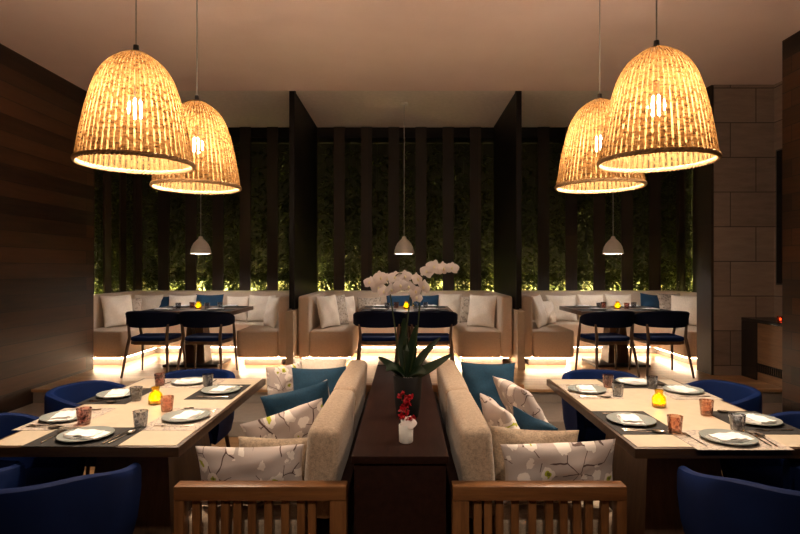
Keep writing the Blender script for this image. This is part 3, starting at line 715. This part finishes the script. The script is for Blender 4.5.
pillow(.40, .42, .15, (-.63, 4.00, SZ), .15, -.18, .0, 'teal', 'blue pillow further back on left sofa, before the beige one', G1)
pillow(.42, .43, .15, (-.68, 4.30, SZ), .05, -.15, .03, 'pillow_beige', 'beige pillow at the far end of left sofa', G1)
pillow(.34, .42, .13, (-.90, 4.12, SZ), .9, -.10, .0, 'floral', 'floral pillow standing at the far front corner of left sofa', G1)
pillow(.55, .31, .15, (.735, 2.61, SZ), 0, .12, -.05, 'floral', 'floral lumbar pillow at the near end of right sofa', G2)
pillow(.45, .32, .16, (.66, 2.80, SZ), -.06, .05, .03, 'knit_beige', 'beige knitted pillow behind the nearest floral pillow on right sofa', G2)
pillow(.30, .31, .12, (.74, 3.10, SZ), -.9, .35, .25, 'teal', 'blue pillow half hidden behind the knitted pillow on right sofa', G2)
pillow(.44, .40, .15, (.585, 3.20, SZ), -1.4, .42, .0, 'floral', 'floral pillow leaning against the back cushion of right sofa', G2)
pillow(.46, .46, .16, (.80, 3.66, SZ), -1.3, .58, .0, 'floral', 'large floral pillow in the middle of right sofa', G2)
pillow(.42, .42, .15, (.64, 4.20, SZ), -.1, -.18, .0, 'teal', 'blue pillow at the far end of right sofa', G2)

BZ = PZ + .467
def bpil(px0, px1, py0, depth, yaw, mat, label, which, h=None, th=.14, z=BZ, lean=-.2, roll=0):
    """pillow on a booth seat: photo columns give its width and X at that depth"""
    X = ((px0 + px1) / 2 - 405) * depth / F; w = (px1 - px0) * depth / F
    hh = h or (EYE - (py0 - 268) * depth / F - z) * 1.03
    if abs(yaw) > .7: w = hh
    bc, bw = BC[which]; lim = bw - .15 - (.19 if abs(yaw) > .6 else w / 2 + .02)
    X = max(bc - lim, min(bc + lim, X))
    pillow(w, hh, th, (X, depth, z), yaw, lean, roll, mat, label, f'pillows in the {which} booth')
T1, B1, PG = 'teal_dark', 'pillow_beige', 'pattern_grey'
bpil(101, 121, 297, 7.75, 1.05, B1, 'large beige pillow against the left arm of left booth', 'left', .46)
bpil(120, 141, 301, 8.0, .55, PG, 'patterned pillow beside the large beige one in left booth', 'left', .40)
bpil(132, 160, 296, 8.55, .1, B1, 'beige pillow against the back, left end of left booth', 'left', .42)
bpil(157, 171, 296, 8.60, 0, T1, 'narrow blue pillow peeking between beige ones in left booth', 'left', .40)
bpil(168, 196, 296, 8.50, 0, B1, 'beige pillow between the two blue pillows in left booth', 'left', .42)
bpil(195, 223, 295, 8.52, 0, T1, 'wide blue pillow behind the candle in left booth', 'left', .43)
bpil(226, 249, 297, 8.55, 0, B1, 'beige pillow right of the wide blue pillow in left booth', 'left', .40)
bpil(247, 276, 299, 8.45, -.2, B1, 'big beige pillow in the right rear corner of left booth', 'left', .42)
bpil(262, 282, 299, 7.72, -1.0, B1, 'beige pillow leaning on the right arm of left booth', 'left', .44)
bpil(316, 333, 294, 7.65, 1.1, B1, 'front beige pillow leaning on the left arm of middle booth', 'middle', .46)
bpil(329, 345, 295, 7.90, 1.0, PG, 'patterned pillow second from the left end of middle booth', 'middle', .45)
bpil(338, 357, 297, 8.22, .7, B1, 'beige pillow third from the left end of middle booth', 'middle', .42)
bpil(357, 381, 299, 8.55, 0, PG, 'patterned pillow against the back, left of the blue ones in middle booth', 'middle', .38)
bpil(386, 413, 295, 8.55, 0, T1, 'left blue pillow behind the orchid in middle booth', 'middle', .42)
bpil(413, 439, 295, 8.52, 0, T1, 'right blue pillow behind the orchid in middle booth', 'middle', .42)
bpil(438, 462, 293, 8.55, 0, B1, 'beige pillow against the back, right of the blue ones in middle booth', 'middle', .44)
bpil(460, 474, 295, 8.25, -.5, PG, 'patterned pillow in the right rear corner of middle booth', 'middle', .42)
bpil(469, 497, 296, 7.70, -.72, B1, 'large beige pillow leaning on the right arm of middle booth', 'middle', .46)
bpil(531, 547, 297, 7.70, 1.1, B1, 'front beige pillow leaning on the left arm of right booth', 'right', .46)
bpil(541, 556, 299, 8.05, .9, B1, 'small beige pillow behind the front one at the left arm of right booth', 'right', .36)
bpil(546, 577, 297, 8.50, .05, B1, 'wide beige pillow against the back, left end of right booth', 'right', .42)
bpil(578, 604, 295, 8.52, 0, B1, 'beige pillow behind the left part of right booth table', 'right', .43)
bpil(606, 632, 295, 8.55, 0, B1, 'beige pillow behind the candle in right booth', 'right', .43)
bpil(640, 663, 296, 8.50, 0, T1, 'blue pillow in right booth', 'right', .42, roll=.1)
bpil(661, 683, 294, 8.45, -.15, PG, 'patterned pillow right of the blue one in right booth', 'right', .45)
bpil(676, 700, 299, 7.95, -.75, B1, 'beige pillow leaning on the right arm of right booth', 'right', .44)

# ------------------------------------------------------------------ orchid in its pot
OX, OY = .015, 3.12
t = thing('potted_orchid', 'white orchid with broad dark leaves in a black pot on the console', 'plant', (OX, OY, TZ))
obj('pot', lathe(bm_(), [(0, 0), (.058, 0), (.064, .006), (.078, .12), (.083, .232), (.080, .238), (.074, .234), (.070, .20), (0, .20)], 36), 'pot_black', t)
obj('moss', lathe(bm_(), [(.0695, .202), (.055, .218), (.03, .226), (0, .224)], 20, wob=lambda a, z: 1 + .04 * sin(9 * a + z * 90)), 'white_ceramic', t)
def leaf_bm(pts, w, fold=.25, roll=.75):
    b = bm_(); k = len(pts); pts = [V(p) for p in pts]; g = []
    for i, p in enumerate(pts):
        s = i / (k - 1); tn = (pts[min(i + 1, k - 1)] - pts[max(i - 1, 0)]).normalized(); sd = tn.cross(V((0, 0, 1)))
        sd = sd.normalized() if sd.length > .05 else V((1, 0, 0)); up = sd.cross(tn)
        sg = 1 if up.z * 1 > 0 else -1; q_ = M.Rotation(roll if sd.y < 0 else -roll, 3, tn); sd = q_ @ sd; up = q_ @ up
        ww = w * (.35 + .65 * sin(pi * min(1, s * 1.05) ** .8)) if s < .97 else w * .16
        g.append([b.verts.new(p + sd * ww * q + up * abs(q) * ww * fold) for q in (-1, -.55, 0, .55, 1)] + [b.verts.new(p + sd * ww * q * .98 + up * (abs(q) * ww * fold - .004)) for q in (1, .55, 0, -.55, -1)])
    for i in range(k - 1):
        for j in range(10): b.faces.new((g[i][j], g[i][(j + 1) % 10], g[i + 1][(j + 1) % 10], g[i + 1][j]))
    b.faces.new(g[0]); b.faces.new(g[-1]); return b
def bez(p0, p1, p2, n=9): return [V(p0).lerp(V(p1), s).lerp(V(p1).lerp(V(p2), s), s) for s in [i / (n - 1) for i in range(n)]]
for p1, p2, w_ in (((-.10, -.02, .30), (-.165, -.03, .345), .030), ((-.07, -.06, .33), (-.12, -.09, .28), .034), ((.10, -.04, .26), (.25, -.05, .365), .036), ((.08, .03, .35), (.19, .02, .45), .028),
        ((-.03, .03, .42), (-.02, .04, .56), .034), ((.03, .02, .40), (.05, .02, .52), .032), ((.05, -.07, .30), (.10, -.13, .27), .034), ((-.02, -.03, .36), (-.01, -.04, .47), .030)):
    obj('leaf', leaf_bm(bez((p1[0] * .08, p1[1] * .1, .215), p1, p2), w_), 'orchid_leaf', t)
def W(px, py, dy=0.0):
    """photo position to orchid-local point at the orchid's own distance"""
    d = OY + dy; return V(((px - 405) * d / F - OX, dy, EYE - (py - 268) * d / F - TZ))
for pts in ([(399, 372), (396, 335), (391, 300), (389, 284), (384, 277), (374, 279), (368, 284)], [(410, 372), (417, 335), (420, 300), (422, 282), (428, 268), (440, 263), (455, 266)], [(404, 372), (406, 335), (410, 300), (411, 285), (406, 275), (398, 274), (394, 279)]):
    P = [W(*p, .01 * i * (-1) ** i * .5) for i, p in enumerate(pts)]; Q = []
    for i in range(len(P) - 1):
        p0, p1, p2, p3 = P[max(i - 1, 0)], P[i], P[i + 1], P[min(i + 2, len(P) - 1)]
        for s in (0, .25, .5, .75): Q.append(.5 * ((2 * p1) + (p2 - p0) * s + (2 * p0 - 5 * p1 + 4 * p2 - p3) * s * s + (3 * p1 - p0 - 3 * p2 + p3) * s ** 3))
    Q.append(P[-1]); obj('flower_stem', tube(bm_(), Q, [.0042] * (len(Q) - 6) + [.003] * 6, 7), 'stem_green', t)
def petal(b, mx, L, Wd, cup):
    g = []; n = 7
    for i in range(n):
        s = i / (n - 1); hw = Wd * (sin(pi * (s * .93 + .07) ** .75) ** .6 if s < 1 else .12); row = []
        for q in (-1, -.5, 0, .5, 1): row.append(b.verts.new(mx @ V((q * hw, L * s, cup * s * s * L + .12 * hw * (1 - q * q) - .15 * hw * (q * q) * s))))
        g.append(row)
    for i in range(n - 1):
        for j in range(4): b.faces.new((g[i][j], g[i][j + 1], g[i + 1][j + 1], g[i + 1][j]))
def flower_bm(r, seed):
    rn = random.Random(seed); b = bm_()
    for an, L, w_ in ((90, 1, .42), (215, .95, .40), (325, .95, .40)): petal(b, M.Rotation(R(an - 90 + rn.uniform(-6, 6)), 4, 'Z'), r * L, r * w_, rn.uniform(-.15, .1))
    for an in (12, 168): petal(b, M.Translation((0, 0, .004)) @ M.Rotation(R(an - 90 + rn.uniform(-6, 6)), 4, 'Z'), r * 1.05, r * .66, rn.uniform(-.1, .15))
    return b
fl = [(370, 283, .040), (380, 278.5, .046), (387, 280, .042), (378, 288, .044), (395, 278, .046), (391, 290, .042), (405, 277, .042), (400.5, 286, .044), (417, 280, .045), (424.5, 287, .046), (415, 292, .042), (417, 298, .034), (427, 272, .044), (434, 267.5, .048), (442.5, 269, .045), (452, 268.5, .040), (384, 292, .036), (409, 287, .036)]
for i, (px, py, r) in enumerate(fl):
    f = obj('flower', flower_bm(r, i), 'petal_white', t); rn = random.Random(i + 50)
    f.location = W(px, py, -.02 + rn.uniform(-.03, .02))
    f.rotation_euler = (R(90 + rn.uniform(-28, 18)), R(rn.uniform(-15, 15)), R(rn.uniform(-50, 50)))
    b = bm_(); sphere(b, (0, 0, .009), .0065, 8, (1, 1.5, 1)); obj('flower_lip', b, 'wax', f)
# small white cup with red blossoms
c = at(406, 442, TZ)
t = thing('flower_cup', 'small white cup of red blossoms and a white flower before the orchid pot', 'vase', c)
b = bm_(); lathe(b, [(0, 0), (.030, 0), (.033, .004), (.034, .085), (.032, .088), (.029, .085), (.028, .03), (0, .03)], 32, wob=lambda a, z: 1 + .035 * cos(10 * a) * (z > .002)); obj('cup', b, 'white_ceramic', t)
b = bm_(); sb = bm_(); rn = random.Random(3)
for k in range(34):
    hgt = rn.uniform(.09, .235); an = rn.uniform(0, 2 * pi); rr = rn.uniform(.004, .052) * (.5 + .5 * sin(pi * (hgt - .06) / .2)); p = V((rr * cos(an) + .0, rr * sin(an) * .8 + .01, hgt))
    for q in range(5): petal(b, M.Translation(p) @ Euler((rn.uniform(.4, 1.6), rn.uniform(-.5, .5), rn.uniform(0, 6))).to_matrix().to_4x4() @ M.Rotation(2 * pi * q / 5, 4, 'Z'), .019, .008, .2)
    if k % 4 == 0: tube(sb, [(rn.uniform(-.01, .01), .005, .032), (p.x * .5, p.y * .5, hgt * .6), p], .0016, 5)
obj('red_blossoms', b, 'petal_red', t, False); obj('stem', sb, 'stem_green', t)
f = obj('white_flower', flower_bm(.04, 77), 'petal_white', t, True, None, (.012, -.022, .098)); f.rotation_euler = (R(52), R(12), R(-15))

# ------------------------------------------------------------------ right side niche: counter, screen, votive
t = thing('service_counter', 'low dark-topped wooden counter by the stone wall, half hidden by right wall', 'counter', (4.268, 5.98, PZ))
obj('top', box(bm_(), -.20, .198, -.60, .615, .665, .705, .004), 'counter_black', t)
obj('body', box(bm_(), -.18, .197, -.59, .612, 0, .665), 'oak_panel', t, False)
obj('end_panel', box(bm_(), -.199, -.181, .34, .612, .0, .664), 'counter_black', t, False)
b = bm_(); box(b, -.192, -.181, -.58, .335, .10, .115); box(b, -.192, -.181, -.58, .335, .185, .20)
for k in range(26): y = -.57 + k * .0355; box(b, -.194, -.181, y, y + .012, .1, .2)
obj('rack', b, 'counter_black', t, False)
t = thing('wall_screen', 'dark flat screen mounted on the stone side wall', 'screen', (4.43, 5.85, 2.2)); obj('screen_frame', box(bm_(), -.03, .038, -.62, .62, -.80, .80, .006), 'black_metal', t); obj('screen_panel', box(bm_(), -.032, -.029, -.60, .60, -.78, .78), 'screen_black', t, False)
t = thing('votive_light', 'small red glass votive light on the service counter', 'candle', (4.16, 6.04, PZ + .705))
obj('glass_cup', lathe(bm_(), [(0, 0), (.028, 0), (.033, .06), (.031, .06), (.026, .006), (0, .006)], 20), 'glass_red', t); obj('flame', sphere(bm_(), (0, 0, .028), .008, 10, (1, 1, 1.6)), 'flame_low', t)

# ------------------------------------------------------------------ ceiling spot of the aisle (behind the viewpoint)
for x, y, tx in ((-.5, .1, -.66), (.5, .1, .66)):
    ld = bpy.data.lights.new('aisle_ceiling_spot', 'SPOT'); ld.energy = 105; ld.color = (1, .80, .60); ld.spot_size = R(44); ld.spot_blend = .9; ld.shadow_soft_size = .06
    lo = bpy.data.objects.new('aisle_ceiling_spot', ld); C.objects.link(lo); lo.location = (x, y, CZ - .03)
    lo.rotation_euler = (V((tx, 3.0, .6)) - V(lo.location)).to_track_quat('-Z', 'Y').to_euler()

# ------------------------------------------------------------------ world, camera
w = bpy.data.worlds.new('World'); S.world = w; w.use_nodes = True
w.node_tree.nodes['Background'].inputs[0].default_value = (.02, .015, .012, 1); w.node_tree.nodes['Background'].inputs[1].default_value = .3
cam = bpy.data.cameras.new('Camera'); co = bpy.data.objects.new('Camera', cam); C.objects.link(co)
co.location = (0, 0, EYE); co.rotation_euler = (R(90), 0, 0); cam.sensor_width = 36; cam.lens = 36 * F / 800
cam.shift_x = -5 / 800; cam.shift_y = 1 / 800; cam.clip_start = .02
S.camera = co
S.view_settings.view_transform = 'Standard'; S.view_settings.look = 'None'; S.view_settings.gamma = 1; S.view_settings.exposure = 0.82
try: S.view_settings.use_curve_mapping = False
except Exception: pass
S.cycles.max_bounces = 10; S.cycles.transparent_max_bounces = 24; S.cycles.sample_clamp_indirect = 4.0; S.cycles.use_denoising = True
